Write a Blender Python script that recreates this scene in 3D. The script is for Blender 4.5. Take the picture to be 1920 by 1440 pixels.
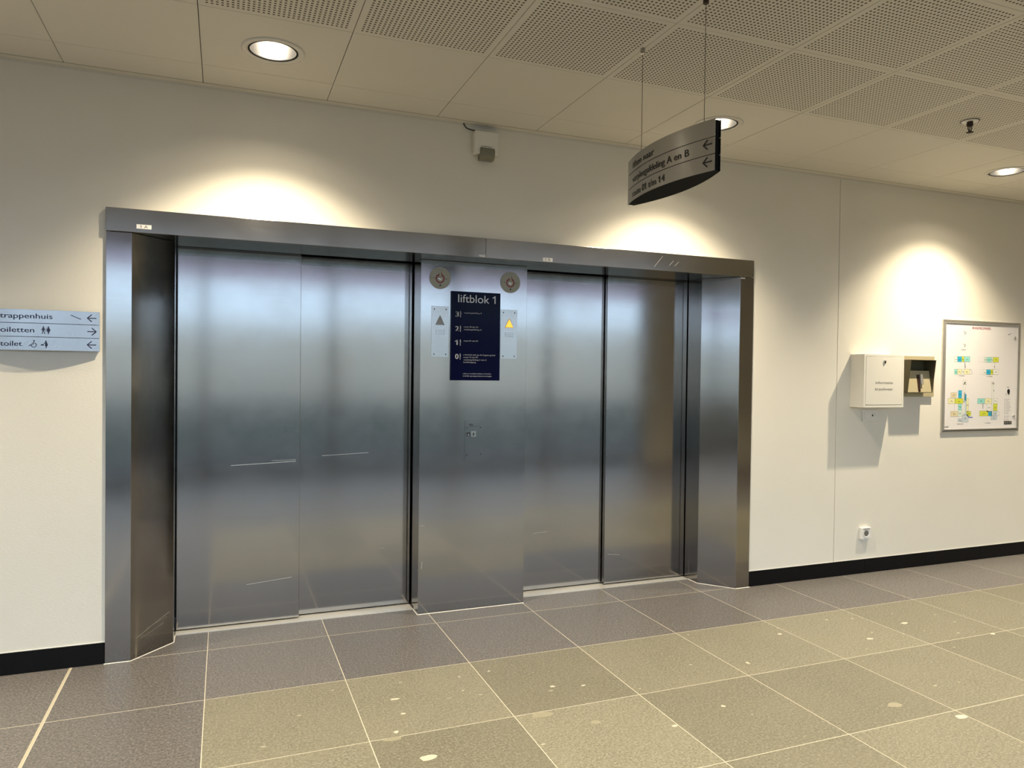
import bpy, bmesh, math, random
from mathutils import Matrix, Vector
from mathutils.geometry import tessellate_polygon
random.seed(7)
PI = math.pi
SC = bpy.context.scene
for o in list(bpy.data.objects): bpy.data.objects.remove(o)
COL = SC.collection

# ------------------------------------------------------------------ camera
CAMPOS = Vector((0.61439, -3.97856, 1.42816))
yaw, pitch, roll, FPX = 0.3763, -0.0156, 0.0119, 1368.1
fwd = Vector((math.sin(yaw)*math.cos(pitch), math.cos(yaw)*math.cos(pitch), math.sin(pitch)))
rt = Vector((math.cos(yaw), -math.sin(yaw), 0)); up = rt.cross(fwd)
r2 = math.cos(roll)*rt + math.sin(roll)*up
u2 = -math.sin(roll)*rt + math.cos(roll)*up
cam = bpy.data.cameras.new('camera'); camo = bpy.data.objects.new('camera', cam); COL.objects.link(camo)
cam.sensor_width = 36; cam.lens = FPX/1920*36; cam.clip_start = .05
camo.matrix_world = Matrix(((r2.x, u2.x, -fwd.x, CAMPOS.x), (r2.y, u2.y, -fwd.y, CAMPOS.y), (r2.z, u2.z, -fwd.z, CAMPOS.z), (0, 0, 0, 1)))
SC.camera = camo

# ------------------------------------------------------------------ world, exposure
wd = bpy.data.worlds.new('world'); SC.world = wd; wd.use_nodes = True
wd.node_tree.nodes['Background'].inputs['Color'].default_value = (.56, .77, 1.0, 1)
wd.node_tree.nodes['Background'].inputs['Strength'].default_value = 3.4
SC.view_settings.view_transform = 'Standard'; SC.view_settings.look = 'None'
SC.view_settings.exposure = 0.06; SC.view_settings.gamma = 1.0
LAMP_W, LAMP_COL = 292.0, (1.0, .86, .63)

H = 2.833                     # ceiling height
WEST, EAST, SOUTH = -5.0, 11.0, -5.6

# ------------------------------------------------------------------ materials
def new_mat(name):
    m = bpy.data.materials.new(name); m.use_nodes = True
    return m, m.node_tree.nodes, m.node_tree.links, m.node_tree.nodes['Principled BSDF']
def simple(name, col, rough=.5, metal=0, emit=0, spec=.5, bump=0, bscale=300):
    m, N, L, b = new_mat(name)
    b.inputs['Base Color'].default_value = (*col, 1); b.inputs['Roughness'].default_value = rough
    b.inputs['Metallic'].default_value = metal; b.inputs['Specular IOR Level'].default_value = spec
    if emit:
        b.inputs['Emission Color'].default_value = (*col, 1); b.inputs['Emission Strength'].default_value = emit
    if bump:
        tc = N.new('ShaderNodeTexCoord'); n = N.new('ShaderNodeTexNoise'); n.inputs['Scale'].default_value = bscale
        n.inputs['Detail'].default_value = 3
        bp = N.new('ShaderNodeBump'); bp.inputs['Strength'].default_value = bump; bp.inputs['Distance'].default_value = .001
        L.new(tc.outputs['Object'], n.inputs['Vector']); L.new(n.outputs['Fac'], bp.inputs['Height']); L.new(bp.outputs['Normal'], b.inputs['Normal'])
    return m
def math_node(N, L, op, a, b=None, c=None):
    n = N.new('ShaderNodeMath'); n.operation = op
    for i, v in enumerate((a, b, c)):
        if v is None: continue
        if isinstance(v, (int, float)): n.inputs[i].default_value = v
        else: L.new(v, n.inputs[i])
    return n.outputs[0]
def mapping(N, L, scale):
    tc = N.new('ShaderNodeTexCoord'); mp = N.new('ShaderNodeMapping'); mp.inputs['Scale'].default_value = scale
    L.new(tc.outputs['Object'], mp.inputs['Vector']); return mp.outputs['Vector']
def noise(N, L, vec, scale, detail=4, rough=.5, dist=0):
    n = N.new('ShaderNodeTexNoise'); n.inputs['Scale'].default_value = scale; n.inputs['Detail'].default_value = detail
    n.inputs['Roughness'].default_value = rough; n.inputs['Distortion'].default_value = dist
    L.new(vec, n.inputs['Vector']); return n.outputs['Fac']
def ramp(N, L, fac, stops):
    r = N.new('ShaderNodeValToRGB'); L.new(fac, r.inputs['Fac'])
    e = r.color_ramp.elements
    while len(e) < len(stops): e.new(.5)
    for el, (p, c) in zip(e, stops): el.position = p; el.color = (*c, 1) if len(c) == 3 else c
    return r.outputs['Color']
def mix(N, L, fac, a, b, mode='MIX'):
    n = N.new('ShaderNodeMix'); n.data_type = 'RGBA'; n.blend_type = mode
    for s, v in ((n.inputs[0], fac), (n.inputs[6], a), (n.inputs[7], b)):
        if isinstance(v, (int, float)): s.default_value = v
        elif isinstance(v, tuple): s.default_value = (*v, 1)
        else: L.new(v, s)
    return n.outputs[2]

def steel(name, col, rough, aniso, streak=.06, rot=.25):
    m, N, L, b = new_mat(name)
    b.inputs['Metallic'].default_value = 1
    b.inputs['Anisotropic'].default_value = aniso; b.inputs['Anisotropic Rotation'].default_value = rot
    t = N.new('ShaderNodeTangent'); t.direction_type = 'RADIAL'; t.axis = 'Z'
    L.new(t.outputs[0], b.inputs['Tangent'])
    v = mapping(N, L, (3, 3, 260))
    n1 = noise(N, L, v, 1.0, 3, .6)                     # horizontal grain
    v2 = mapping(N, L, (1, 1, 1)); n2 = noise(N, L, v2, 5, 6, .65)   # hand marks
    r = math_node(N, L, 'MULTIPLY_ADD', n1, streak, rough - streak/2)
    r = math_node(N, L, 'MULTIPLY_ADD', n2, .10, r)
    L.new(math_node(N, L, 'SUBTRACT', r, .05), b.inputs['Roughness'])
    c = mix(N, L, n2, tuple(x*.93 for x in col), tuple(min(1, x*1.06) for x in col))
    c = mix(N, L, n1, c, tuple(x*.96 for x in col))
    L.new(c, b.inputs['Base Color'])
    return m
M = {}
M['steel'] = steel('brushed_steel', (.36, .345, .328), .115, .3, .04)
M['steel_bare'] = steel('lintel_steel', (.40, .375, .33), .17, .45)
M['plate'] = steel('plate_steel', (.43, .42, .40), .22, .4)
M['alu'] = steel('anodised_aluminium', (.47, .465, .47), .26, .3, .015)
M['alu_bright'] = simple('mill_aluminium', (.78, .75, .68), .42, .6)
M['scuff'] = simple('scuffed_steel', (.62, .60, .55), .5, 1)

def wall_mat():
    m, N, L, b = new_mat('painted_glass_fibre_wall')
    v = mapping(N, L, (1, 1, 1))
    n = noise(N, L, v, 420, 2, .5); v2 = mapping(N, L, (60, 60, 240)); n2 = noise(N, L, v2, 1, 2)
    big = noise(N, L, v, 1.3, 3)
    L.new(ramp(N, L, big, [(.3, (.775, .735, .64)), (.7, (.805, .765, .67))]), b.inputs['Base Color'])
    b.inputs['Roughness'].default_value = .62
    h = math_node(N, L, 'ADD', n, n2)
    bp = N.new('ShaderNodeBump'); bp.inputs['Strength'].default_value = .35; bp.inputs['Distance'].default_value = .0012
    L.new(h, bp.inputs['Height']); L.new(bp.outputs['Normal'], b.inputs['Normal'])
    return m
M['wall'] = wall_mat()
M['white'] = simple('white_paint', (.80, .78, .72), .45)
M['white_gloss'] = simple('white_plastic', (.82, .80, .76), .3)
M['cream'] = simple('cream_lacquer', (.80, .77, .69), .42)
M['black'] = simple('black_plastic', (.006, .006, .006), .5, spec=.1)
M['ink'] = simple('black_ink', (.012, .012, .014), .5)
M['navy_ink'] = simple('navy_ink', (.012, .014, .05), .5)
M['grey_ink'] = simple('grey_ink', (.16, .155, .14), .6)
M['dark'] = simple('dark_void', (.006, .006, .006), .8)
M['baseboard'] = simple('black_stone_skirting', (.006, .006, .0065), .4, spec=.12, bump=.1, bscale=60)
M['grout'] = simple('pale_grout', (.52, .48, .39), .8)
M['sealant'] = simple('white_sealant', (.72, .70, .64), .6)
M['joint'] = simple('expansion_joint_profile', (.42, .38, .28), .55)
M['groove'] = simple('joint_shadow_gap', (.22, .20, .16), .8)
M['blue'] = simple('glossy_navy_board', (.0012, .002, .022), .12, spec=.05)
M['signwhite'] = simple('pale_lettering', (.66, .67, .70), .4)
M['grille'] = simple('speaker_hole', (.05, .05, .05), .6)
M['grey_button'] = simple('unlit_grey_button', (.16, .16, .165), .3)
M['amber'] = simple('lit_amber_button', (1.0, .50, .06), .4, emit=.85)
M['red'] = simple('red_enamel', (.22, .006, .012), .35)
M['beige'] = simple('beige_rosette', (.36, .35, .28), .45)
M['lens'] = simple('smoky_detector_lens', (.20, .19, .14), .3)
M['chrome'] = simple('chrome', (.75, .74, .72), .15, 1)
M['bronze'] = simple('dark_bronze', (.03, .018, .014), .4, .3)
M['keytan'] = simple('tan_lacquer', (.44, .38, .24), .4)
M['keydark'] = simple('olive_hood_lacquer', (.10, .088, .045), .45)
M['slot'] = simple('dark_brown_slot', (.035, .012, .006), .5)
M['paper'] = simple('poster_paper', (.80, .77, .76), .5)
M['frame'] = simple('silver_frame', (.58, .56, .52), .35, .7)
M['reflector'] = simple('lamp_reflector', (.20, .20, .205), .3, 1)
M['glow'] = simple('lamp_glow', (1, .9, .74), .5, emit=3)
M['lampring'] = simple('white_lamp_ring', (.74, .71, .64), .4)
M['cable'] = simple('black_cable', (.01, .01, .01), .5)
for n_, c_ in dict(mblue=(.03, .42, .66), mteal=(.30, .68, .62), mlime=(.62, .66, .06), mcream=(.80, .76, .45), mtan=(.72, .62, .40),
                   mgrey=(.55, .62, .66), mwhite=(.80, .80, .74), mnavy=(.08, .15, .50), mred=(.55, .10, .16), mmint=(.66, .78, .68)).items():
    M[n_] = simple('plan_'+n_[1:], c_, .55)

def ceiling_mats():
    m, N, L, b = new_mat('ceiling_panel'); v = mapping(N, L, (1, 1, 1))
    n = noise(N, L, v, 1.1, 3)
    L.new(ramp(N, L, n, [(.3, (.70, .665, .585)), (.7, (.735, .70, .62))]), b.inputs['Base Color'])
    b.inputs['Roughness'].default_value = .7
    M['ceil'] = m
    m, N, L, b = new_mat('perforated_ceiling_panel')
    uv = N.new('ShaderNodeUVMap'); uv.uv_map = 'UVMap'
    s = N.new('ShaderNodeSeparateXYZ'); L.new(uv.outputs[0], s.inputs[0])
    facs = []
    for k in (0, 1):
        t = math_node(N, L, 'MULTIPLY', math_node(N, L, 'SUBTRACT', s.outputs[k], .053), 1/.0319)   # hole index
        fr = math_node(N, L, 'ABSOLUTE', math_node(N, L, 'SUBTRACT', math_node(N, L, 'FRACT', math_node(N, L, 'ADD', t, .5)), .5))
        a = math_node(N, L, 'LESS_THAN', fr, .235)
        a = math_node(N, L, 'MULTIPLY', a, math_node(N, L, 'GREATER_THAN', t, -.5))
        facs.append(math_node(N, L, 'MULTIPLY', a, math_node(N, L, 'LESS_THAN', t, 28.5)))
    hole = math_node(N, L, 'MULTIPLY', facs[0], facs[1])
    L.new(mix(N, L, hole, (.72, .685, .605), (.075, .06, .03)), b.inputs['Base Color'])
    b.inputs['Roughness'].default_value = .75
    M['perf'] = m
ceiling_mats()

def stone(name, green):
    m, N, L, b = new_mat(name)
    v = mapping(N, L, (1, 1, 1)); vs = mapping(N, L, (1, 2.2, 1))
    uv = N.new('ShaderNodeUVMap'); uv.uv_map = 'UVMap'
    s = N.new('ShaderNodeSeparateXYZ'); L.new(uv.outputs[0], s.inputs[0])       # per-tile random in x
    big = noise(N, L, v, 3.2, 4, .6); fine = noise(N, L, v, 105, 5, .75); mid = noise(N, L, vs, 38, 6, .65, .6)
    if green:
        c = ramp(N, L, mid, [(.28, (.12, .112, .072)), (.45, (.225, .212, .150)), (.62, (.30, .286, .208)), (.8, (.38, .365, .28))])
        c = mix(N, L, .55, c, ramp(N, L, fine, [(.34, (.07, .066, .045)), (.5, (.25, .24, .172)), (.66, (.54, .525, .42))]))
        c = mix(N, L, ramp(N, L, big, [(.3, (0, 0, 0)), (.7, (.35, .35, .35))]), c, (.33, .30, .22))
        sp = noise(N, L, vs, 75, 3, .6, 1.5)                                       # dark shell fragments
        c = mix(N, L, ramp(N, L, sp, [(.0, (.85, .85, .85)), (.27, (.7, .7, .7)), (.335, (0, 0, 0))]), c, (.055, .05, .03))
        vo = N.new('ShaderNodeTexVoronoi'); vo.inputs['Scale'].default_value = 13; vo.inputs['Randomness'].default_value = 1
        L.new(vs, vo.inputs['Vector'])
        sel = N.new('ShaderNodeSeparateColor'); L.new(vo.outputs['Color'], sel.inputs[0])
        sz = math_node(N, L, 'MULTIPLY_ADD', sel.outputs['Green'], .12, .035)
        wob = math_node(N, L, 'MULTIPLY_ADD', fine, .12, math_node(N, L, 'SUBTRACT', vo.outputs['Distance'], .06))
        spot = math_node(N, L, 'MULTIPLY', math_node(N, L, 'LESS_THAN', wob, sz), math_node(N, L, 'GREATER_THAN', sel.outputs['Red'], .83))
        c = mix(N, L, math_node(N, L, 'MULTIPLY', spot, .8), c, (.62, .58, .44))
        rough = .46
    else:
        c = ramp(N, L, mid, [(.25, (.085, .079, .074)), (.5, (.145, .135, .129)), (.75, (.235, .222, .213))])
        c = mix(N, L, .5, c, ramp(N, L, fine, [(.34, (.045, .042, .04)), (.5, (.145, .135, .127)), (.66, (.40, .375, .35))]))
        scr = noise(N, L, mapping(N, L, (3, 9, 1)), 9, 8, .75, 2.5)
        c = mix(N, L, ramp(N, L, scr, [(.56, (0, 0, 0)), (.8, (.45, .45, .45))]), c, (.26, .245, .235))
        rough = .42
    k = math_node(N, L, 'MULTIPLY_ADD', s.outputs[0], .2, .60 if green else .72)
    hs = N.new('ShaderNodeHueSaturation'); L.new(c, hs.inputs['Color']); hs.inputs['Saturation'].default_value = .95 if green else .9; L.new(k, hs.inputs['Value'])
    L.new(hs.outputs[0], b.inputs['Base Color'])
    L.new(math_node(N, L, 'MULTIPLY_ADD', mid, .18, rough-.09), b.inputs['Roughness'])
    b.inputs['Specular IOR Level'].default_value = .3
    return m
M['dark_stone'] = stone('dark_grey_stone', False); M['green_stone'] = stone('olive_fossil_stone', True)
M['fossil'] = simple('pale_fossil', (.50, .475, .385), .4, bump=.1)
M['fossil_tan'] = simple('tan_fossil', (.27, .25, .18), .4, bump=.1)
def glass():
    m, N, L, b = new_mat('clear_pane'); N.remove(b)
    t = N.new('ShaderNodeBsdfTransparent'); g = N.new('ShaderNodeBsdfGlossy'); g.inputs['Roughness'].default_value = .02
    f = N.new('ShaderNodeFresnel'); f.inputs[0].default_value = 1.45
    x = N.new('ShaderNodeMixShader'); L.new(f.outputs[0], x.inputs[0]); L.new(t.outputs[0], x.inputs[1]); L.new(g.outputs[0], x.inputs[2])
    L.new(x.outputs[0], N['Material Output'].inputs['Surface']); return m
M['glass'] = glass()

# ------------------------------------------------------------------ mesh helpers
class MB:
    """collects faces into one mesh; material slots by name"""
    def __init__(s): s.v = []; s.f = []; s.m = []; s.slots = []; s.sm = []; s.uv = []
    def slot(s, n):
        if n not in s.slots: s.slots.append(n)
        return s.slots.index(n)
    def add(s, vs, fs, mat, smooth=False, uv=None):
        b = len(s.v); s.v += [tuple(v) for v in vs]; k = s.slot(mat)
        for f in fs: s.f.append(tuple(b+i for i in f)); s.m.append(k); s.sm.append(smooth); s.uv.append(uv)
    def box(s, x0, x1, y0, y1, z0, z1, mat):
        v = [(x, y, z) for z in (z0, z1) for y in (y0, y1) for x in (x0, x1)]
        s.add(v, [(0, 2, 3, 1), (4, 5, 7, 6), (0, 1, 5, 4), (2, 6, 7, 3), (0, 4, 6, 2), (1, 3, 7, 5)], mat)
    def prism(s, pts, z0, z1, mat, axis='z'):
        """pts: counter-clockwise outline seen along +axis; axis z: (x,y); axis x: (y,z); axis y: (x,z)"""
        n = len(pts)
        def P(p, h): return (p[0], p[1], h) if axis == 'z' else ((h, p[0], p[1]) if axis == 'x' else (p[0], h, p[1]))
        v = [P(p, z0) for p in pts] + [P(p, z1) for p in pts]
        fs = [(i, (i+1) % n, n+(i+1) % n, n+i) for i in range(n)] + [tuple(reversed(range(n))), tuple(range(n, 2*n))]
        if axis == 'y': fs = [tuple(reversed(f)) for f in fs]
        s.add(v, fs, mat)
    def lathe(s, c, prof, mat, axis='z', n=48, smooth=True):
        """prof: (radius, offset along axis)"""
        v = []; fs = []
        for r, h in prof:
            for i in range(n):
                a = 2*PI*i/n; p, q = r*math.cos(a), r*math.sin(a)
                v.append((c[0]+p, c[1]+q, c[2]+h) if axis == 'z' else ((c[0]+p, c[1]+h, c[2]+q) if axis == 'y' else (c[0]+h, c[1]+p, c[2]+q)))
        for k in range(len(prof)-1):
            for i in range(n):
                j = (i+1) % n; fs.append((k*n+i, k*n+j, (k+1)*n+j, (k+1)*n+i))
        s.add(v, fs, mat, smooth)
        for k, rev in ((0, True), (len(prof)-1, False)):
            if prof[k][0] > 0:
                pass
    def disc(s, c, r, h0, h1, mat, axis='z', n=32):
        s.lathe(c, [(1e-5, h0), (r, h0), (r, h1), (1e-5, h1)], mat, axis, n, False)
    def tube(s, pts, r, mat, n=8):
        pts = [Vector(p) for p in pts]; v = []; fs = []
        for i, p in enumerate(pts):
            d = (pts[min(i+1, len(pts)-1)]-pts[max(i-1, 0)]).normalized()
            a = d.orthogonal().normalized(); b = d.cross(a)
            if i and v:
                a0 = (Vector(v[-n])-pts[i-1]); a0 = (a0-d*a0.dot(d)).normalized(); a = a0; b = d.cross(a)
            for k in range(n): v.append(p+a*r*math.cos(2*PI*k/n)+b*r*math.sin(2*PI*k/n))
        for i in range(len(pts)-1):
            for k in range(n): l = (k+1) % n; fs.append((i*n+k, i*n+l, (i+1)*n+l, (i+1)*n+k))
        fs += [tuple(reversed(range(n))), tuple(range((len(pts)-1)*n, len(pts)*n))]
        s.add(v, fs, mat, True)
    def flat(s, shapes, mp, d=.0008):
        """shapes: list of (verts2d, faces, mat) laid on a surface mp(u, v, d)"""
        for v, fs, mat in shapes: s.add([mp(a, b, d) for a, b in v], fs, mat)
    def build(s, name, parent=None, bevel=0, segs=2, **props):
        me = bpy.data.meshes.new(name); me.from_pydata(s.v, [], s.f)
        for n in s.slots: me.materials.append(M[n])
        me.polygons.foreach_set('material_index', s.m); me.polygons.foreach_set('use_smooth', s.sm)
        if any(u is not None for u in s.uv):
            l = me.uv_layers.new(name='UVMap')
            for p, u in zip(me.polygons, s.uv):
                if u is None: continue
                for k, li in enumerate(p.loop_indices): l.data[li].uv = u[k] if isinstance(u, list) else u
        me.validate(); me.update()
        bm = bmesh.new(); bm.from_mesh(me)
        if not getattr(s, 'keep', False): bmesh.ops.recalc_face_normals(bm, faces=bm.faces)
        bm.to_mesh(me); bm.free()
        o = bpy.data.objects.new(name, me); COL.objects.link(o)
        if parent is not None:
            o.parent = parent; o.matrix_parent_inverse = Matrix.Translation(parent.location).inverted()
        if bevel:
            md = o.modifiers.new('bevel', 'BEVEL'); md.width = bevel; md.segments = segs; md.limit_method = 'ANGLE'; md.harden_normals = False
        for k, v in props.items(): o[k] = v
        return o
def empty(name, loc, **props):
    o = bpy.data.objects.new(name, None); o.location = loc; o.empty_display_size = .1; COL.objects.link(o)
    for k, v in props.items(): o[k] = v
    return o

# ---- 2D shapes
_tc = {}
def glyphs(t):
    if t in _tc: return _tc[t]
    c = bpy.data.curves.new('text', 'FONT'); c.body = t; c.size = 1; c.resolution_u = 4
    o = bpy.data.objects.new('text', c); COL.objects.link(o)
    dg = bpy.context.evaluated_depsgraph_get(); me = bpy.data.meshes.new_from_object(o.evaluated_get(dg))
    r = ([(v.co.x, v.co.y) for v in me.vertices], [tuple(p.vertices) for p in me.polygons])
    bpy.data.objects.remove(o); bpy.data.curves.remove(c); bpy.data.meshes.remove(me)
    _tc[t] = r; return r
hv = glyphs('H')[0]; CAP = max(y for x, y in hv)-min(y for x, y in hv)
def text(t, x0, base, cap, mat, x1=None, bold=0):
    """left edge x0, baseline, capital height; x1 = right edge to stretch to"""
    v, f = glyphs(t); k = cap/CAP; mn = min(a for a, b in v); mx = max(a for a, b in v)
    kx = k if x1 is None else (x1-x0)/(mx-mn)
    out = [([((a-mn)*kx+x0, b*k+base) for a, b in v], f, mat)]
    for i, ch in enumerate(t):                       # the built-in face draws 1 as a bare bar: add its flag
        if ch == '1':
            r = max(a for a, b in glyphs(t[:i+1])[0]); bw = [a for a, b in glyphs('1')[0]]; bw = max(bw)-min(bw); tp = CAP
            fl = [(r-bw*.5, tp), (r-bw-.17, tp-.15), (r-bw-.17, tp-.24), (r-bw*.5, tp-.12)]
            out.append(([((a-mn)*kx+x0, b*k+base) for a, b in fl], [(0, 1, 2, 3)], mat))
    if bold: out += [([(a+bold, b) for a, b in v_], f_, m_) for v_, f_, m_ in list(out)]
    return out
def stroke(pts, w, mat):
    out = []
    for (ax, ay), (bx, by) in zip(pts, pts[1:]):
        dx, dy = bx-ax, by-ay; l = math.hypot(dx, dy) or 1; nx, ny = -dy/l*w/2, dx/l*w/2; ex, ey = dx/l*w*.25, dy/l*w*.25
        out.append(([(ax+nx-ex, ay+ny-ey), (ax-nx-ex, ay-ny-ey), (bx-nx+ex, by-ny+ey), (bx+nx+ex, by+ny+ey)], [(0, 1, 2, 3)], mat))
    return out
def ell(cx, cy, rx, ry, mat, n=20, a0=0, a1=2*PI, inner=None):
    if inner is None:
        return [([(cx+rx*math.cos(2*PI*i/n), cy+ry*math.sin(2*PI*i/n)) for i in range(n)], [tuple(range(n))], mat)]
    v = []
    for i in range(n+1):
        a = a0+(a1-a0)*i/n; v += [(cx+rx*math.cos(a), cy+ry*math.sin(a)), (cx+inner*rx*math.cos(a), cy+inner*ry*math.sin(a))]
    return [(v, [(2*i, 2*i+2, 2*i+3, 2*i+1) for i in range(n)], mat)]
def poly(pts, mat):
    tri = tessellate_polygon([[Vector((a, b, 0)) for a, b in pts]])
    return [(list(pts), [tuple(t) for t in tri], mat)]
def rect(x0, x1, y0, y1, mat): return [([(x0, y0), (x1, y0), (x1, y1), (x0, y1)], [(0, 1, 2, 3)], mat)]
def onwall(y0): return lambda u, v, d: (u, y0-d, v)          # a plane facing the hall
def arrow(cx, cy, s, sign, mat, w):
    """sign -1 points left"""
    return stroke([(cx-sign*s*.95, cy), (cx+sign*s*.95, cy)], w, mat) + stroke([(cx+sign*s*.05, cy+s*.9), (cx+sign*s, cy), (cx+sign*s*.05, cy-s*.9)], w, mat)

# ================================================================== SETTING
S = dict(kind='structure')
# ---- floor
FX, FP = .5446, .6
def floor():
    mb = MB(); mb.box(WEST, EAST, SOUTH, .62, -.06, -.00015, 'grout')
    g = .0018
    xs = [FX+k*FP for k in range(-10, 19)]; ys = [.0111-k*FP for k in range(-1, 11)]
    for i in range(len(xs)-1):
        for j in range(len(ys)-1):
            gl = .0075 if abs(xs[i]-(FX-FP)) < .01 else g; gr = .0055 if abs(xs[i+1]-(FX-FP)) < .01 else g
            x0, x1, y1, y0 = max(xs[i]+gl, WEST), min(xs[i+1]-gr, EAST), min(ys[j]-g, .6), max(ys[j+1]+g, SOUTH)
            if x1 <= x0 or y1 <= y0: continue
            dark = j <= 1 or j >= 5 or xs[i] < FX-.01
            mb.add([(x0, y0, 0), (x1, y0, 0), (x1, y1, 0), (x0, y1, 0)], [(0, 1, 2, 3)], 'dark_stone' if dark else 'green_stone', False, (random.random(), .5))
    mb.box(FX-FP-.0045, FX-FP+.0045, SOUTH, .0, -.001, .0004, 'joint')
    # larger pale fossils lying in the olive stone
    for x, y, rx, ry, m in [(1.314, -.861, .020, .010, 'fossil'), (1.318, -1.006, .011, .008, 'fossil'), (1.257, -1.150, .010, .010, 'fossil'), (1.233, -1.200, .038, .014, 'fossil_tan'),
            (1.325, -1.381, .032, .021, 'fossil'), (1.859, -1.214, .046, .026, 'fossil_tan'), (2.016, -.979, .012, .009, 'fossil'), (2.154, -1.017, .009, .007, 'fossil'),
            (1.648, -.734, .006, .005, 'fossil'), (3.514, -1.840, .028, .018, 'fossil'), (3.342, -1.66, .036, .020, 'fossil_tan'), (2.327, -1.489, .014, .008, 'fossil'),
            (2.627, -1.411, .010, .009, 'fossil'), (3.043, -1.063, .008, .014, 'fossil'), (3.482, -.796, .014, .010, 'fossil'), (1.62, -.88, .006, .004, 'fossil'),
            (2.04, -1.35, .022, .015, 'fossil_tan'), (3.9, -1.02, .02, .012, 'fossil'), (4.3, -.9, .024, .013, 'fossil'), (4.62, -1.2, .016, .01, 'fossil'), (1.8, -.72, .007, .005, 'fossil')]:
        n = 14; ph = random.random()*6
        pts = [(x+rx*math.cos(2*PI*k/n)*(1+.16*math.sin(3*2*PI*k/n+ph)), y+ry*math.sin(2*PI*k/n)*(1+.14*math.sin(2*2*PI*k/n+ph)), .0003) for k in range(n)]
        mb.add(pts, [tuple(range(n))], m)
    mb.keep = True
    mb.build('floor', **S)
floor()

# ---- walls around the hall (thick, the lift wall with its opening and one vertical joint)
SEAM = 4.6707
mb = MB()
mb.box(WEST, .102, 0, .2, 0, 3.0, 'wall'); mb.box(.102, 3.901, 0, .2, 2.14, 3.0, 'wall'); mb.box(3.901, SEAM-.0025, 0, .2, 0, 3.0, 'wall')
mb.build('wall_back', **S)
mb = MB(); mb.box(SEAM+.0025, EAST, 0, .2, 0, 3.0, 'wall'); mb.build('wall_back_right', bevel=.002, **S)
mb = MB(); mb.box(SEAM-.0025, SEAM+.0025, .004, .19, .1, 2.9, 'groove'); mb.build('trim_1', **S)
mb = MB(); mb.box(WEST-.2, WEST, -2.0, .2, 0, 3.0, 'wall'); mb.box(WEST-.2, WEST, SOUTH-.2, -2.0, 2.84, 3.0, 'wall'); mb.box(WEST-.2, WEST, SOUTH, -2.0, 0, .9, 'wall'); mb.box(WEST-.2, WEST, SOUTH-.2, SOUTH, 0, 2.84, 'wall'); mb.build('wall_left', **S)
M['post'] = simple('window_post', (.25, .24, .24), .4, .3)
def tinted():
    m, N, L, b = new_mat('added_mauve_glazing'); N.remove(b)
    t = N.new('ShaderNodeBsdfTransparent'); t.inputs[0].default_value = (.50, .24, .36, 1); L.new(t.outputs[0], N['Material Output'].inputs['Surface']); return m
M['mauve'] = tinted()  # made-up band, tints the sky pink where the doors mirror it
w = empty('invented_window_2', (WEST-.1, -3.8, 0), **S); mb = MB()  # invented side glazing out of view, for the right jamb to mirror
for y in (SOUTH+.035, -4.4, -3.2, -2.035): mb.box(WEST-.14, WEST-.04, y-.035, y+.035, .9, 2.84, 'post')
mb.box(WEST-.13, WEST-.05, SOUTH, -2.0, .9, .95, 'post'); mb.build('window_frame', w)
mb = MB(); mb.box(WEST-.14, WEST-.05, SOUTH+.07, -2.07, 2.52, 2.66, 'mauve'); mb.build('added_mauve_band', w)
mb = MB(); mb.box(WEST-.095, WEST-.087, SOUTH+.07, -2.07, .95, 2.52, 'glass'); mb.build('pane', w)
mb = MB(); mb.box(EAST, EAST+.2, SOUTH-.2, .2, 0, 3.0, 'wall'); mb.build('wall_right', **S)
# shaft wall closing the lifts behind their doors
mb = MB(); mb.box(.05, 3.95, .6, .64, -.06, 3.0, 'dark'); mb.build('wall_shaft', **S)

# ---- invented glazed front behind the viewer, mirrored by the steel: posts, transom, panes
WX0, WX1 = -4.6, 7.0
mb = MB()
mb.box(WX1, EAST, SOUTH-.2, SOUTH, 0, 3.0, 'wall'); mb.box(WEST, WX0, SOUTH-.2, SOUTH, 0, 3.0, 'wall'); mb.box(WX0, WX1, SOUTH-.2, SOUTH, 2.84, 3.0, 'wall')
mb.build('wall_front', **S)
w = empty('invented_window_1', (WX0, SOUTH-.1, 0), **S)
mb = MB()
nwin = 7
for i in range(nwin+1):
    x = WX0+(WX1-WX0)*i/nwin; mb.box(x-.035, x+.035, SOUTH-.14, SOUTH-.04, 0, 2.84, 'post')
mb.box(WX0, WX1, SOUTH-.13, SOUTH-.05, 0, .12, 'post'); mb.box(WX0, WX1, SOUTH-.13, SOUTH-.05, 2.80, 2.84, 'post')
mb.build('window_frame', w)
mb = MB(); mb.box(WX0, WX1, SOUTH-.14, SOUTH-.05, 2.64, 2.76, 'mauve'); mb.build('added_mauve_band', w)
mb = MB(); mb.box(WX0, WX1, SOUTH-.095, SOUTH-.087, .1, 2.64, 'glass'); mb.build('pane', w)
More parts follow.
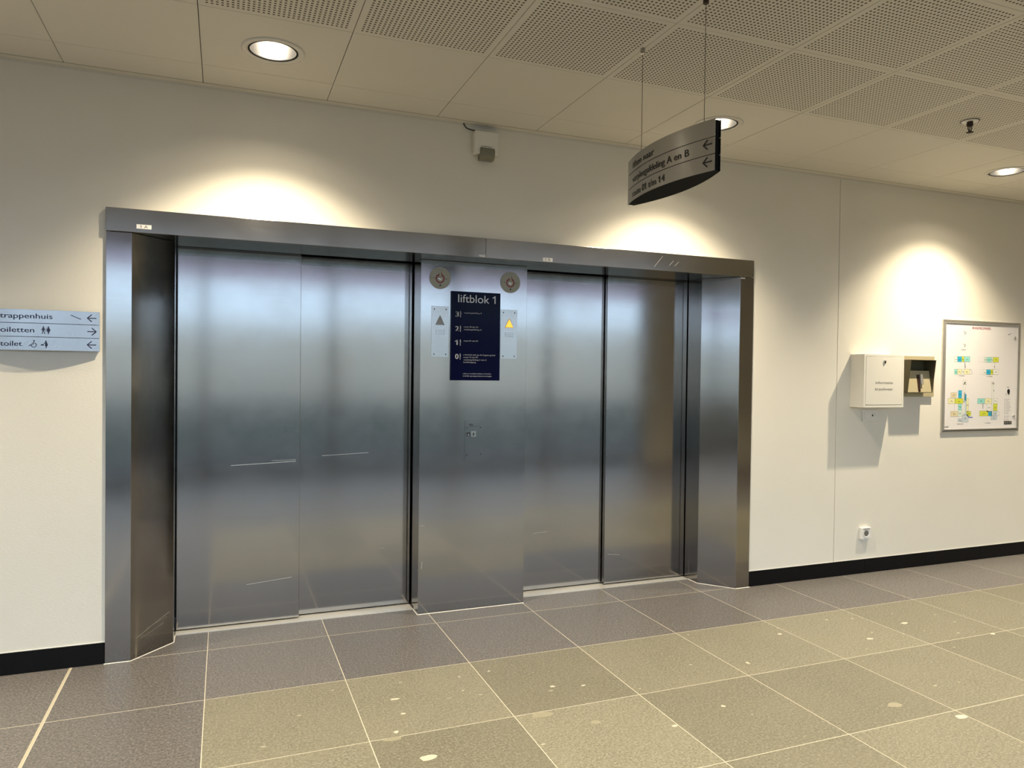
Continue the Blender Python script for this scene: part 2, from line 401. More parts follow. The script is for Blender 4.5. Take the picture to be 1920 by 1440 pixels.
# invented outdoors for the steel to reflect: paving, planting strip, row of buildings
M['pave'] = simple('outdoor_paving', (.055, .048, .045), .9); M['lawn'] = simple('lawn', (.04, .042, .025), .9); M['facade'] = simple('pale_render', (.80, .68, .54), .8)
mb = MB(); mb.box(-70, 80, -9, SOUTH-.2, -.12, -.02, 'pave'); mb.box(-70, 80, -22, -9, -.12, -.03, 'lawn'); mb.box(-70, 80, -60, -22, -.12, -.02, 'pave'); mb.box(-70, WEST-.2, SOUTH-.2, 20, -.12, -.02, 'pave'); mb.build('invented_terrain', kind='structure')
mb = MB()
for x0, x1, h, y in [(-70, -34, 3.6, -31), (-34, -14, 3.9, -30), (-14, 6, 3.5, -31), (6, 26, 3.8, -30), (26, 80, 3.6, -31)]:
    mb.box(x0, x1, y-8, y, -.1, h, 'facade')
mb.box(-44, -36, -29, 25, -.1, 3.7, 'facade'); mb.build('invented_buildings', kind='structure')

# ---- baseboards, black stone pieces with joints
def skirting(name, x0, x1, joints):
    mb = MB(); xs = [x0]+joints+[x1]
    for a, b in zip(xs, xs[1:]): mb.box(a+.0008, b-.0008, -.0085, 0, .0015, .1026, 'baseboard')
    mb.box(x0, x1, -.0035, 0, .1026, .1052, 'sealant')
    mb.build(name, **S)
skirting('baseboard_left', WEST, .088, [-4.4+.6*k for k in range(7)])
skirting('baseboard_right', 3.9245, EAST, [4.36, 4.96, 5.57, 6.17, 6.77, 7.37, 7.97, 8.57, 9.17, 9.77, 10.4])

# ---- ceiling: plain panels near the wall, perforated ones further out
GX, GP = -.0803, .5933
YS = [-.0669, -.2961, -.8887, -1.4785]
while YS[-1] > SOUTH: YS.append(YS[-1]-GP)
YS[-1] = SOUTH
LAMPS = [(GX+GP*k, -.576) for k in (-2.5, 1.5, 5.5, 9.5, 13.5)] + [(GX+GP*k, -2.95) for k in (-2.5, 1.5, 5.5, 9.5, 13.5)]
LR = .108
def ceiling():
    mb = MB(); g = .0016; t = .012
    xs = [GX+GP*k for k in range(-9, 20)]; xs[0] = WEST; xs = [x for x in xs if x < EAST]+[EAST]
    for i in range(len(xs)-1):
        for j in range(len(YS)-1):
            x0, x1, y1, y0 = xs[i]+g, xs[i+1]-g, YS[j]-g*.6, YS[j+1]+g*.6
            mat = 'ceil' if j < 2 else 'perf'
            L_ = [l for l in LAMPS if x0 < l[0] < x1 and y0 < l[1] < y1]
            if L_:
                cx, cy = L_[0]; n = 48; v = []; 
                for k in range(n):
                    a = 2*PI*(k+.5)/n; c_, s_ = math.cos(a), math.sin(a); v.append((cx+LR*c_, cy+LR*s_, H))
                for k in range(n):
                    a = 2*PI*(k+.5)/n; c_, s_ = math.cos(a), math.sin(a)
                    k_ = min((x1-cx)/c_ if c_ > 0 else (x0-cx)/c_, (y1-cy)/s_ if s_ > 0 else (y0-cy)/s_); v.append((cx+k_*c_, cy+k_*s_, H))
                fs = [(k, (k+1) % n, n+(k+1) % n, n+k) for k in range(n)]
                # corner triangles
                for X, Y in ((x0, y0), (x1, y0), (x1, y1), (x0, y1)):
                    o_ = sorted(range(n), key=lambda k: (v[n+k][0]-X)**2+(v[n+k][1]-Y)**2)[:2]
                    v.append((X, Y, H)); fs.append((n+o_[0], n+o_[1], len(v)-1))
                mb.add(v, fs, 'ceil')
                continue
            u = [(0, 0), (1, 0), (1, 1), (0, 1)]
            mb.add([(x0, y0, H), (x1, y0, H), (x1, y1, H), (x0, y1, H)], [(3, 2, 1, 0)], mat, False, [u[3], u[2], u[1], u[0]])
            for a, b in (((x0, y0), (x1, y0)), ((x1, y0), (x1, y1)), ((x1, y1), (x0, y1)), ((x0, y1), (x0, y0))):
                mb.add([(*a, H), (*b, H), (*b, H+t), (*a, H+t)], [(0, 1, 2, 3)], 'ceil', False, (0, 0))
    # backing above the panels, with openings left for the lamp housings
    xs2 = sorted({WEST, EAST}|{l[0]-.16 for l in LAMPS}|{l[0]+.16 for l in LAMPS}); ys2 = sorted({SOUTH, 0.0}|{l[1]-.16 for l in LAMPS}|{l[1]+.16 for l in LAMPS})
    xs2 = [min(max(x, WEST), EAST) for x in xs2]
    for a, b in zip(xs2, xs2[1:]):
        for c, d in zip(ys2, ys2[1:]):
            if any(a < l[0] < b and c < l[1] < d for l in LAMPS): continue
            mb.add([(a, c, H+.02), (b, c, H+.02), (b, d, H+.02), (a, d, H+.02)], [(3, 2, 1, 0)], 'groove', False, (0, 0))
    mb.add([(WEST-.2, SOUTH-.2, 3.0), (EAST+.2, SOUTH-.2, 3.0), (EAST+.2, .64, 3.0), (WEST-.2, .64, 3.0)], [(3, 2, 1, 0)], 'dark', False, (0, 0))
    mb.keep = True
    mb.build('ceiling', **S)
ceiling()
mb = MB()      # stepped perimeter trim against the lift wall
mb.box(WEST, EAST, -.0665, -.0645, H-.0005, H+.008, 'groove'); mb.box(WEST, EAST, -.0645, 0, H+.005, H+.008, 'ceil'); mb.box(WEST, EAST, -.003, 0, H-.006, H+.005, 'ceil')
mb.build('trim_2', **S)

# ================================================================== LIFTS
SEG = 'lift'
J1, J2, S1, M1, M2, S2, J3, J4 = .0884, .198, .3766, 1.6804, 2.3508, 3.6411, 3.8054, 3.915
YF, YR, YS_, YB = -.013, .1824, .285, .42
ZB, ZT = 2.0831, 2.1953
portal = empty('lift_portal', (2.0, 0, 0), label='brushed stainless steel surround framing both lift doors, with central pillar and long lintel', category='lift surround')
mb = MB()
mb.box(.0873, 2.0052, -.0251, -.0005, ZB, ZT, 'steel_bare'); mb.box(.0873, 2.0052, -.0005, YS_, ZB, ZB+.03, 'steel_bare')
mb.build('lintel', portal, bevel=.0015)
mb = MB()
mb.box(2.0064, 3.9059, -.0251, -.0005, ZB, ZT, 'steel_bare'); mb.box(2.0064, 3.9059, -.0005, YS_, ZB, ZB+.03, 'steel_bare')
# long hairline scratch near the right lamp highlight
mb.flat(stroke([(2.95+.18, 2.105), (3.01+.18, 2.175)], .0016, 'scuff')+stroke([(3.24, 2.12), (3.27, 2.15)], .002, 'scuff')+stroke([(3.28, 2.118), (3.31, 2.146)], .0015, 'scuff'), onwall(-.0251), .0002)
mb.build('lintel', portal, bevel=.0015)
def jamb(mir):
    f = (lambda x: x) if not mir else (lambda x: J4-(x-J1)+ (0))
    if not mir: out = [(J1, YF), (J2, YF), (S1, YR), (S1, YS_-.001), (.103, YS_-.001), (.103, -.0006), (J1, -.0006)]
    else: out = [(J4, YF), (J4, -.0006), (3.900, -.0006), (3.900, YS_-.001), (S2, YS_-.001), (S2, YR), (J3, YF)]
    mb = MB(); mb.prism(out, .003, ZB-.0015, 'steel'); 
    if not mir:
        d = Vector((S1-J2, YR-YF)).normalized()
        def mp(u, v, e): return (J2+d.x*u+d.y*e, YF+d.y*u-d.x*e, v)
        mb.flat(stroke([(.03, .10), (.13, .135), (.24, .17)], .004, 'scuff')+stroke([(.06, .09), (.2, .125)], .0025, 'scuff')+stroke([(.1, .13), (.22, .15)], .002, 'scuff'), mp, .0003)
    return mb.build('jamb', portal, bevel=.001)
jamb(False); jamb(True)
# inner reveals towards the door pockets
for x0, x1 in ((.28, S1-.002), (S2+.002, 3.74)):
    mb = MB(); mb.box(x0, x1, YS_+.001, YB, .003, 2.13, 'steel'); mb.build('door_reveal', portal, bevel=.001)
mb = MB(); mb.box(M1, M2, YR, YS_-.001, .003, ZB-.0015, 'steel'); mb.box(M1+.004, M2-.004, YS_+.001, YB, .003, 2.13, 'steel')
mb.flat(stroke([(1.70, .27), (1.703, .31)], .003, 'scuff')+stroke([(1.69, .52), (1.715, .525)], .002, 'scuff'), onwall(YR), .0002)
mb.build('pillar', portal, bevel=.001)
# header plates above the doors
for x0, x1 in ((S1, M1), (M2, S2)):
    mb = MB(); mb.box(x0-.05, x1+.05, YS_+.002, .33, ZB+.004, 2.4, 'steel_bare'); mb.build('door_header', portal)
# pale sealant bead along the foot of the surround
line = [(J1-.004, YF-.002), (J2+.001, YF-.002), (S1+.002, YR-.001), (S1+.002, YS_)]
line2 = [(M1-.002, YS_), (M1-.002, YR-.002), (M2+.002, YR-.002), (M2+.002, YS_)]
line3 = [(S2-.002, YS_), (S2-.002, YR-.001), (J3-.001, YF-.002), (J4+.006, YF-.002)]
for ln in (line, line2, line3):
    mb = MB()
    for a, b in zip(ln, ln[1:]):
        dx, dy = b[0]-a[0], b[1]-a[1]; l = math.hypot(dx, dy); n = (-dy/l*.0032, dx/l*.0032)
        mb.add([(a[0]-n[0], a[1]-n[1], .0006), (b[0]-n[0], b[1]-n[1], .0006), (b[0]+n[0]*.3, b[1]+n[1]*.3, .003), (a[0]+n[0]*.3, a[1]+n[1]*.3, .003)], [(0, 1, 2, 3)], 'sealant')
    mb.build('sealant_bead', portal)

def lift_door(name, x0, x1, xm, front_left, label):
    """two telescopic leaves; the front leaf laps over the rear one"""
    e = empty(name, ((x0+x1)/2, .36, 0), kind='structure', label=label, category='lift door')
    yf, yr, z0, z1 = .342, .384, .012, 2.125
    def leaf(a, b, y, marks):
        mb = MB(); mb.box(a, b, y, y+.032, z0, z1, 'steel')
        mb.flat(marks, onwall(y), .0002); return mb.build('door_leaf', e, bevel=.002)
    if front_left:
        leaf(x0+.004, xm, yf, stroke([(.655, .895), (.80, .90), (1.0, .908)], .003, 'scuff')+stroke([(.87, .915), (1.0, .917)], .0015, 'scuff')+stroke([(.74, .225), (.98, .245)], .003, 'scuff'))
        leaf(xm-.03, x1-.003, yr, stroke([(1.15, .93), (1.42, .94)], .002, 'scuff')+stroke([(1.5, .36), (1.52, .362)], .002, 'scuff'))
    else:
        leaf(x0+.004, xm+.03, yr, stroke([(2.5, .38), (2.6, .384)], .002, 'scuff'))
        leaf(xm, x1-.003, yf, stroke([(3.03, .21), (3.12, .20)], .002, 'scuff'))
    mb = MB()                                   # threshold with its guide grooves
    mb.box(x0+.003, x1-.003, YS_, .30, 0, .0042, 'alu_bright')
    for a, b in ((.302, .313), (.315, .326), (.328, .339), (.341, .382), (.386, .42)): mb.box(x0+.003, x1-.003, a, b, 0, .0042, 'alu_bright')
    mb.box(x0+.003, x1-.003, .30, .42, 0, .0015, 'dark')
    mb.build('threshold', e)
lift_door('door_1', S1, M1, 1.0225, True, 'brushed steel two-leaf sliding lift door left of the central pillar, closed')
lift_door('door_2', M2, S2, 3.004, False, 'brushed steel two-leaf sliding lift door right of the central pillar, closed')

# ---- small white stickers
def sticker(t, x0, x1, z0, z1, y, label, tx0, tx1, cap, mat='ink'):
    mb = MB(); mb.box(x0, x1, y-.0008, y-.0001, z0, z1, 'white_gloss')
    o = mb.build('label_sticker', label=label, category='sticker')
    if t:
        mb = MB(); mb.flat(text(t, tx0, (z0+z1)/2-cap/2, cap, mat, tx1), onwall(y-.0008), .0003); mb.build('lettering', o)
YL = -.0251
sticker('1 A', .219, .284, 2.102, 2.1225, YL, 'white sticker reading 1 A on the left end of the steel lintel', .238, .268, .012)
sticker('1 B', 2.363, 2.426, 2.0885, 2.1095, YL, 'white sticker reading 1 B on the lintel above the right lift door', 2.381, 2.410, .012)
sticker('LI 81-', 1.966, 2.003, 2.088, 2.0985, YL, 'tiny white sticker on the lintel seam above the central pillar', 1.972, 1.998, .0045, 'grey_ink')
sticker('L', 3.808, 3.842, 2.070, 2.0795, YF, 'tiny white sticker at the top of the right jamb under the lintel', 3.829, 3.838, .004, 'grey_ink')

# ---- call panels on the pillar
def call_panel(x0, x1, z0, z1, cx, mat, label, blabel):
    y = YR
    mb = MB(); mb.box(x0, x1, y-.0025, y-.0001, z0, z1, 'plate')
    o = mb.build('call_panel', bevel=.0006, label=label, category='lift call panel', group='call panels on the pillar')
    mb = MB(); zc = z1-.057; 
    mb.prism([(cx-.026, zc-.051), (cx+.026, zc-.051), (cx, zc+.0)], y-.006, y-.0025, mat, 'y')
    b = mb.build('call_button', o, bevel=.0015); b['label'] = blabel
    mb = MB(); mb.flat(stroke([(cx-.0275, zc-.053), (cx+.0275, zc-.053), (cx, zc+.004), (cx-.0275, zc-.053)], .0015, 'grille'), onwall(y-.0025), .0004); mb.build('button_rim', b)
    mb = MB()
    for r in range(3):
        for c in range(5): mb.flat(ell(cx-.0235+c*.0118, z1-.142-r*.0105, .0021, .0021, 'ink', 8), onwall(y-.0025), .0003)
    mb.build('speaker_grille', o)
    for sx in (x0+.017, x1-.017):
        for sz in (z0+.017, z1-.018):
            mb = MB(); mb.disc((sx, y, sz), .0034, -.0035, -.0025, 'black', 'y', 12); mb.build('screw', o)
call_panel(1.745, 1.8505, 1.514, 1.814, 1.797, 'grey_button', 'steel lift call panel with unlit grey arrow button, left of the blue board', 'grey unlit up-arrow button')
call_panel(2.179, 2.2865, 1.511, 1.8115, 2.234, 'amber', 'steel lift call panel with lit amber arrow button, right of the blue board', 'glowing amber up-arrow button')

# ---- fire brigade key rosettes
def rosette(cx, cz, label):
    mb = MB(); mb.disc((cx, YR, cz), .0645, -.004, -.0002, 'beige', 'y', 48)
    o = mb.build('key_switch_rosette', bevel=.001, label=label, category='key switch', group='round key switches at the top of the pillar')
    mp = onwall(YR-.004)
    mb = MB()
    mb.flat(ell(cx-.001, cz-.003, .0275, .0275, 'red', 28, PI*.70, PI*2.32, .74), mp, .0006)
    mb.flat(poly([(cx-.018, cz+.014), (cx-.0105, cz+.008), (cx-.007, cz+.016), (cx-.004, cz+.031), (cx-.009, cz+.024)], 'red')
            + poly([(cx+.0125, cz+.009), (cx+.0165, cz+.017), (cx+.0105, cz+.025), (cx+.009, cz+.041), (cx+.0065, cz+.028), (cx+.0075, cz+.017)], 'red'), mp, .0006)
    mb.build('flame_emblem', o)
    mb = MB(); mb.lathe((cx-.001, YR, cz-.003), [(1e-5, -.010), (.011, -.010), (.013, -.0085), (.013, -.004)], 'chrome', 'y', 20)
    mb.box(cx-.009, cx+.007, YR-.0105, YR-.0098, cz-.0045, cz-.0015, 'ink'); mb.build('key_cylinder', o)
    mb = MB()
    mb.flat(ell(cx, cz-.0425, .0052, .0052, 'ink', 12)+ell(cx+.036, cz-.005, .004, .0045, 'grey_ink', 12)+ell(cx-.039, cz-.001, .0035, .0035, 'grey_ink', 12)+stroke([(cx-.062, cz+.0005), (cx-.044, cz)], .0016, 'grey_ink'), mp, .0006)
    mb.flat(text('BRANDWEER', cx-.012, cz+.048, .003, 'grey_ink', cx+.014), mp, .0006)
    mb.build('markings', o)
rosette(1.7955, 1.9795, 'round beige fire-service key switch with red flame, above the left call panel')
rosette(2.239, 1.9785, 'round beige fire-service key switch with red flame, above the right call panel')

# ---- blue directory board
bx0, bx1, bz0, bz1 = 1.8625, 2.173, 1.3785, 1.907
mb = MB(); mb.box(bx0, bx1, YR-.010, YR-.0001, bz0, bz1, 'blue')
o = mb.build('directory_board', bevel=.001, label='glossy navy blue floor directory reading liftblok 1 on the central pillar', category='sign board')
mp = onwall(YR-.010); mb = MB()
mb.flat(text('liftblok 1', 1.905, 1.8425, .046, 'signwhite', 2.141), mp, .0005)
mb.build('title_lettering', o)
for d, z in (('3', 1.7715), ('2', 1.6855), ('1', 1.6035), ('0', 1.5205)):
    x = 1.8895 if d != '1' else 1.897
    mb = MB(); mb.flat(text(d, x, z-.0145, .029, 'signwhite', 1.9085 if d != '1' else 1.9025, .0022), mp, .0005); mb.build('floor_number', o)
for z in (1.7715, 1.6855, 1.6035, 1.5205):      # small word set upright beside each number
    sh = text('etage', 0, 0, .0062, 'signwhite', .036)
    mb = MB(); mb.flat([([(1.9225-b, z-.018+a) for a, b in v], f, m) for v, f, m in sh], mp, .0005); mb.build('small_lettering', o)
for t, z, xr in (('verpleegafdeling B', 1.777, 2.053), ('route 10 t/m 14', 1.6935, 2.031), ('verpleegafdeling A', 1.6785, 2.054), ('route 01 t/m 09', 1.6105, 2.031),
                 ('u bevindt zich op de begane grond', 1.5275, 2.141), ('route 15 t/m 99', 1.5125, 2.031), ('verpleegafdeling C t/m Z', 1.4975, 2.087), ('hoofduitgang', 1.483, 2.019),
                 ('roken en mobiele telefoon verboden', 1.4155, 2.116), ('in de lift, wij vragen hiervoor uw begrip', 1.4015, 2.120)):
    mb = MB(); mb.flat(text(t, 1.9415 if z > 1.45 else 1.9395, z, .0082 if z > 1.45 else .0068, 'signwhite', xr, .0005), mp, .0005); mb.build('small_lettering', o)

# ---- lower steel plate with key box
mb = MB(); mb.box(1.9575, 2.0705, YR-.0025, YR-.0001, .889, 1.139, 'steel')
o = mb.build('key_plate', bevel=.0008, label='plain steel plate with small black symbol below the blue board on the pillar', category='wall plate')
mp = onwall(YR-.0025)
mb = MB(); mb.flat(text('m', 1.985, 1.109, .0135, 'ink', 2.006, .0015)+rect(1.985, 2.042, 1.1025, 1.1048, 'ink'), mp, .0004)
mb.build('marking', o)
mb = MB(); mb.flat(rect(1.968, 1.991, 1.044, 1.067, 'ink'), mp, .0004); mb.flat(poly([(1.972, 1.0475), (1.987, 1.0475), (1.9795, 1.063)], 'plate'), mp, .0008)
mb.build('warning_symbol', o)
mb = MB(); mb.box(1.997, 2.027, YR-.0045, YR-.0025, 1.040, 1.073, 'plate'); mb.flat(ell(2.012, 1.056, .006, .011, 'grille', 16), onwall(YR-.0045), .0003); mb.build('key_cover', o, bevel=.0006)
for sx, sz in ((1.9715, 1.0945), (2.057, 1.095), (1.970, .932), (2.058, .933)):
    mb = MB(); mb.disc((sx, YR, sz), .0028, -.0033, -.0025, 'black', 'y', 10); mb.build('screw', o)

# ================================================================== HANGING SIGN
def curved_strip(mb, x0, a0, a1, sag, sgn, z0, z1, mat, axis, th=.0016, n=28):
    """thin bowed plate; axis 'y' runs along y (bulging along x), axis 'x' runs along x (bulging to -y)"""
    v = []
    for i in range(n+1):
        t = i/n*2-1; a = a0+(a1-a0)*i/n; b = x0+sgn*sag*(1-t*t)
        for off in (0, -sgn*th):
            for z in (z0, z1): v.append((b+off, a, z) if axis == 'y' else (a, b+off, z))
    fs = []
    for i in range(n):
        p, q = 4*i, 4*(i+1); fs += [(p, q, q+1, p+1), (p+2, p+3, q+3, q+2), (p, p+2, q+2, q), (p+1, q+1, q+3, p+3)]
    fs += [(0, 1, 3, 2), (4*n, 4*n+2, 4*n+3, 4*n+1)]
    mb.add(v, fs, mat, False)
HY0, HY1, HXL, HXR, HZ0, HZ1, SAG = -1.148, -1.762, 2.2735, 2.3005, 2.174, 2.365, .052
hs = empty('hanging_sign', (2.287, -1.456, HZ0), label='grey metal hanging sign pointing left to liften naar verpleegafdeling A en B', category='sign')
zz = [HZ0, 2.236, 2.2985, HZ1]
for k in range(3):
    for sgn, x in ((-1, HXL), (1, HXR)):
        mb = MB(); curved_strip(mb, x, HY0, HY1, SAG, sgn, zz[k]+.0011, zz[k+1]-.0011, 'alu', 'y')
        mb.build('sign_panel', hs, bevel=.0004, segs=1)
# dark core between the faces
mb = MB(); n = 24; pts = []
for i in range(n+1): t = i/n*2-1; pts.append((HXL+.0026-SAG*(1-t*t), HY1+.006+(HY0-HY1-.012)*i/n))
for i in range(n+1): t = 1-i/n*2; pts.append((HXR-.0026+SAG*(1-t*t), HY0-.006+(HY1-HY0+.012)*i/n))
mb.prism(pts, HZ0+.002, HZ1-.004, 'black'); mb.build('core', hs)
def hmap(u, v, d):          # u measured along the face from its far end
    y = HY0-u; t = (y-HY0)/(HY1-HY0)*2-1; return (HXL-SAG*(1-t*t)-d, y, v)
def dens(sh):               # nothing fancy: letters are small against the bow of the plate
    return sh
for t, u0, u1, z in (('liften naar', .079, .288, 2.3145), ('verpleegafdeling A en B', .079, .500, 2.2535), ('route 01 t/m 14', .077, .366, 2.1905)):
    mb = MB(); mb.flat(text(t, u0, z, .0262, 'ink', u1, .0006), hmap, .0012); mb.build('lettering', hs)
for z in (2.2745, 2.2105):
    mb = MB(); mb.flat(arrow(.5845, z, .0185, -1, 'ink', .0048), hmap, .0012); mb.build('arrow_symbol', hs)
for y in (-1.234, -1.677):
    mb = MB(); mb.tube([(2.287, y, HZ1-.02), (2.287, y, H)], .0011, 'bronze', 6); mb.build('cable', hs)
    mb = MB(); mb.box(2.280, 2.294, y-.007, y+.007, H-.024, H-.0005, 'plate') if y > -1.5 else mb.disc((2.287, y, H), .011, -.014, -.0005, 'bronze', 'z', 16); mb.build('ceiling_clip', hs)

# ================================================================== WALL SIGN (left)
WX, WE, WZ = -.445, .063, [1.504, 1.567, 1.630, 1.693]
wsn = empty('wall_sign', (-.19, 0, 1.504), label='bowed aluminium wall sign with trappenhuis and toilet directions, left of the lifts', category='sign')
WS = .024
for k in range(3):
    mb = MB(); curved_strip(mb, -.0165, WX, WE, WS, -1, WZ[k]+.0009, WZ[k+1]-.0009, 'alu', 'x'); mb.build('sign_panel', wsn, bevel=.0004, segs=1)
mb = MB(); pts = [(WX+.002, -.0003), (WX+.002, -.0135)]+[(WX+.002+(WE-WX-.006)*i/20, -.0135-WS*(1-(i/10-1)**2)) for i in range(21)]+[(WE-.004, -.0003)]
mb.prism(list(reversed(pts)), WZ[0]+.002, WZ[3]-.002, 'black'); mb.build('core', wsn)
def wmap(u, v, d): t = (u-WX)/(WE-WX)*2-1; return (u, -.0165-WS*(1-t*t)-d, v)
for t, u0, z, u1, az, sg in (('trappenhuis', -.334, 1.6515, -.127, 1.662, -1), ('toiletten', -.348, 1.587, -.199, 1.5985, 1), ('toilet', -.333, 1.5235, -.247, 1.5355, -1)):
    mb = MB(); mb.flat(text(t, u0, z, .0225, 'navy_ink', u1, .0006), wmap, .001); mb.build('lettering', wsn)
    mb = MB(); mb.flat(arrow(.031, az, .018, sg, 'navy_ink', .0045), wmap, .001); mb.build('arrow_symbol', wsn)
mb = MB()
st = []                      # stair line
for i in range(8): st += [(-.053+i*.0052, 1.672-i*.0023), (-.053+(i+.55)*.0052, 1.672-i*.0023)]
mb.flat(stroke(st, .0028, 'navy_ink'), wmap, .001)
def person(cx, z, woman):
    s = ell(cx, z+.0155, .0034, .0034, 'navy_ink', 12)
    if woman: s += poly([(cx-.0028, z+.0115), (cx+.0028, z+.0115), (cx+.0066, z-.006), (cx-.0066, z-.006)], 'navy_ink')+rect(cx-.0024, cx+.0024, z-.0155, z-.006, 'navy_ink')
    else: s += rect(cx-.0036, cx+.0036, z-.003, z+.0115, 'navy_ink')+stroke([(cx-.002, z-.002), (cx-.0046, z-.0155)], .003, 'navy_ink')+stroke([(cx+.002, z-.002), (cx+.0046, z-.0155)], .003, 'navy_ink')
    return s+stroke([(cx-.0035, z+.010), (cx-.0078, z+.0005)], .0022, 'navy_ink')+stroke([(cx+.0035, z+.010), (cx+.0078, z+.0005)], .0022, 'navy_ink')
mb.flat(person(-.1625, 1.5975, False)+person(-.1425, 1.5975, True)+stroke([(-.1525, 1.583), (-.1525, 1.614)], .0009, 'navy_ink'), wmap, .001)
cx, cz = -.2005, 1.5325      # wheelchair
mb.flat(ell(cx, cz-.003, .0115, .0115, 'navy_ink', 20, PI*.95, PI*2.35, .74)+ell(cx+.001, cz+.0165, .0033, .0033, 'navy_ink', 12)
        + stroke([(cx+.001, cz+.012), (cx-.001, cz+.001), (cx-.010, cz-.001), (cx-.019, cz-.008)], .0028, 'navy_ink')+stroke([(cx, cz+.007), (cx-.008, cz+.005)], .002, 'navy_ink'), wmap, .001)
cx = -.1525                  # person at a changing table
mb.flat(ell(cx, cz+.0155, .0032, .0032, 'navy_ink', 12)+poly([(cx-.003, cz+.012), (cx+.004, cz+.012), (cx+.0085, cz-.006), (cx-.0035, cz-.008)], 'navy_ink')+rect(cx-.0005, cx+.0035, cz-.0165, cz-.006, 'navy_ink')
        + stroke([(cx-.002, cz+.010), (cx-.010, cz+.0005)], .0022, 'navy_ink')+ell(cx-.014, cz-.001, .0058, .0026, 'navy_ink', 14)+stroke([(cx-.020, cz-.0045), (cx-.008, cz-.0045)], .0016, 'navy_ink'), wmap, .001)
mb.build('pictograms', wsn)

# ================================================================== LAMPS
def downlight(x, y, label):
    e = empty('recessed_downlight', (x, y, H), label=label, category='ceiling light', group='recessed downlights along the lift wall')
    mb = MB(); mb.lathe((x, y, H), [(.134, -.0002), (.134, -.004), (.124, -.0065), (.118, -.0065), (.116, -.005), (.108, -.005), (.106, -.0025), (.106, .004)], 'lampring'); mb.build('trim_ring', e)
    mb = MB(); mb.lathe((x, y, H), [(.106, -.0035), (.098, -.0035), (.098, .002), (.106, .002), (.106, -.0035)], 'black'); mb.build('black_rim', e)
    mb = MB(); mb.lathe((x, y, H), [(.0985, .002), (.096, .03), (.090, .06), (.080, .09), (.066, .115), (.05, .13), (1e-4, .13)], 'reflector'); mb.keep = False; mb.build('reflector', e)
    mb = MB(); mb.lathe((x, y, H), [(1e-4, .075), (.016, .078), (.022, .088), (.022, .125)], 'glow', n=24); mb.build('lamp_bulb', e)
    l = bpy.data.lights.new('lamp', 'SPOT'); l.energy = LAMP_W if y > -1 else LAMP_W*1.35; l.color = LAMP_COL; l.shadow_soft_size = .022; l.spot_size = math.radians(112); l.spot_blend = 1.0
    lo = bpy.data.objects.new('lamp_light', l); lo.location = (x, y, H+.062); COL.objects.link(lo); lo.parent = e; lo.matrix_parent_inverse = Matrix.Translation(e.location).inverted()
    l = bpy.data.lights.new('lamp_spill', 'POINT'); l.energy = 11; l.color = LAMP_COL; l.shadow_soft_size = .022
    lo = bpy.data.objects.new('lamp_spill', l); lo.location = (x, y, H+.062); COL.objects.link(lo); lo.parent = e; lo.matrix_parent_inverse = Matrix.Translation(e.location).inverted()
lab = {1: 'white-ringed recessed downlight above the left lift door', 2: 'recessed downlight partly hidden behind the hanging sign', 3: 'recessed downlight at the right edge of the ceiling'}
for i, (x, y) in enumerate(LAMPS):
    downlight(x, y, lab.get(i, 'recessed downlight outside the view, %s' % ['', '', '', '', 'further right along the lift wall', 'behind the viewer at far left', 'behind the viewer above the left lift', 'behind the viewer above the right lift', 'behind the viewer at right', 'behind the viewer at far right'][i] if i else 'recessed downlight further left along the lift wall'))

# ================================================================== SPRINKLER
sx, sy = 4.402, -1.161
sp = empty('sprinkler_head', (sx, sy, H), label='small dark sprinkler head with white rosette in the perforated ceiling', category='sprinkler')
mb = MB(); mb.lathe((sx, sy, H), [(.043, -.0003), (.043, -.003), (.036, -.007), (.02, -.004), (.014, -.004)], 'white_gloss'); mb.build('rosette', sp)
mb = MB(); mb.lathe((sx, sy, H), [(.045, -.0003), (.0465, -.0025), (.044, -.003)], 'bronze'); mb.build('rosette_rim', sp)
mb = MB(); mb.lathe((sx, sy, H), [(.014, -.002), (.016, -.010), (.016, -.026), (.011, -.030), (1e-4, -.030)], 'bronze', n=20); mb.build('body', sp)
mb = MB()
for s_ in (-1, 1): mb.tube([(sx+s_*.013, sy, H-.026), (sx+s_*.014, sy, H-.042), (sx+s_*.007, sy, H-.056), (sx, sy, H-.060)], .0026, 'bronze')
mb.tube([(sx, sy, H-.028), (sx, sy, H-.058)], .0022, 'bronze'); mb.build('yoke', sp)
mb = MB(); mb.lathe((sx, sy, H), [(1e-4, -.060), (.017, -.060), (.019, -.0625), (1e-4, -.064)], 'bronze', n=20); mb.build('deflector', sp)

# ================================================================== DETECTOR BOX
e = empty('alarm_box', (2.0, 0, 2.66), label='small cream alarm box with smoky lens high on the wall under the ceiling', category='alarm box')
mb = MB(); mb.box(1.925, 2.072, -.052, -.0002, 2.666, 2.796, 'cream'); mb.build('housing', e, bevel=.008, segs=3)
mb = MB(); mb.prism([(-.053, 2.702), (-.068, 2.690), (-.066, 2.655), (-.048, 2.634), (-.01, 2.634), (-.01, 2.664), (-.051, 2.664)][::-1], 1.955, 2.041, 'lens', 'x'); mb.build('lens', e, bevel=.004)
mb = MB(); mb.flat(text('SLOW  WHOOP', 1.967, 2.7065, .0042, 'ink', 2.032, .0004) if False else sum([rect(1.966+i*.0125, 1.9745+i*.0125+(i % 2)*.001, 2.7065, 2.7095, 'ink') for i in range(5)], []), onwall(-.052), .0005); mb.build('markings', e)
mb = MB(); mb.tube([(1.868, -.006, 2.846), (1.872, -.008, 2.83), (1.885, -.010, 2.813), (1.905, -.012, 2.806), (1.93, -.014, 2.803), (1.95, -.016, 2.799), (1.955, -.018, 2.792)], .0032, 'cable'); mb.build('cable', e)

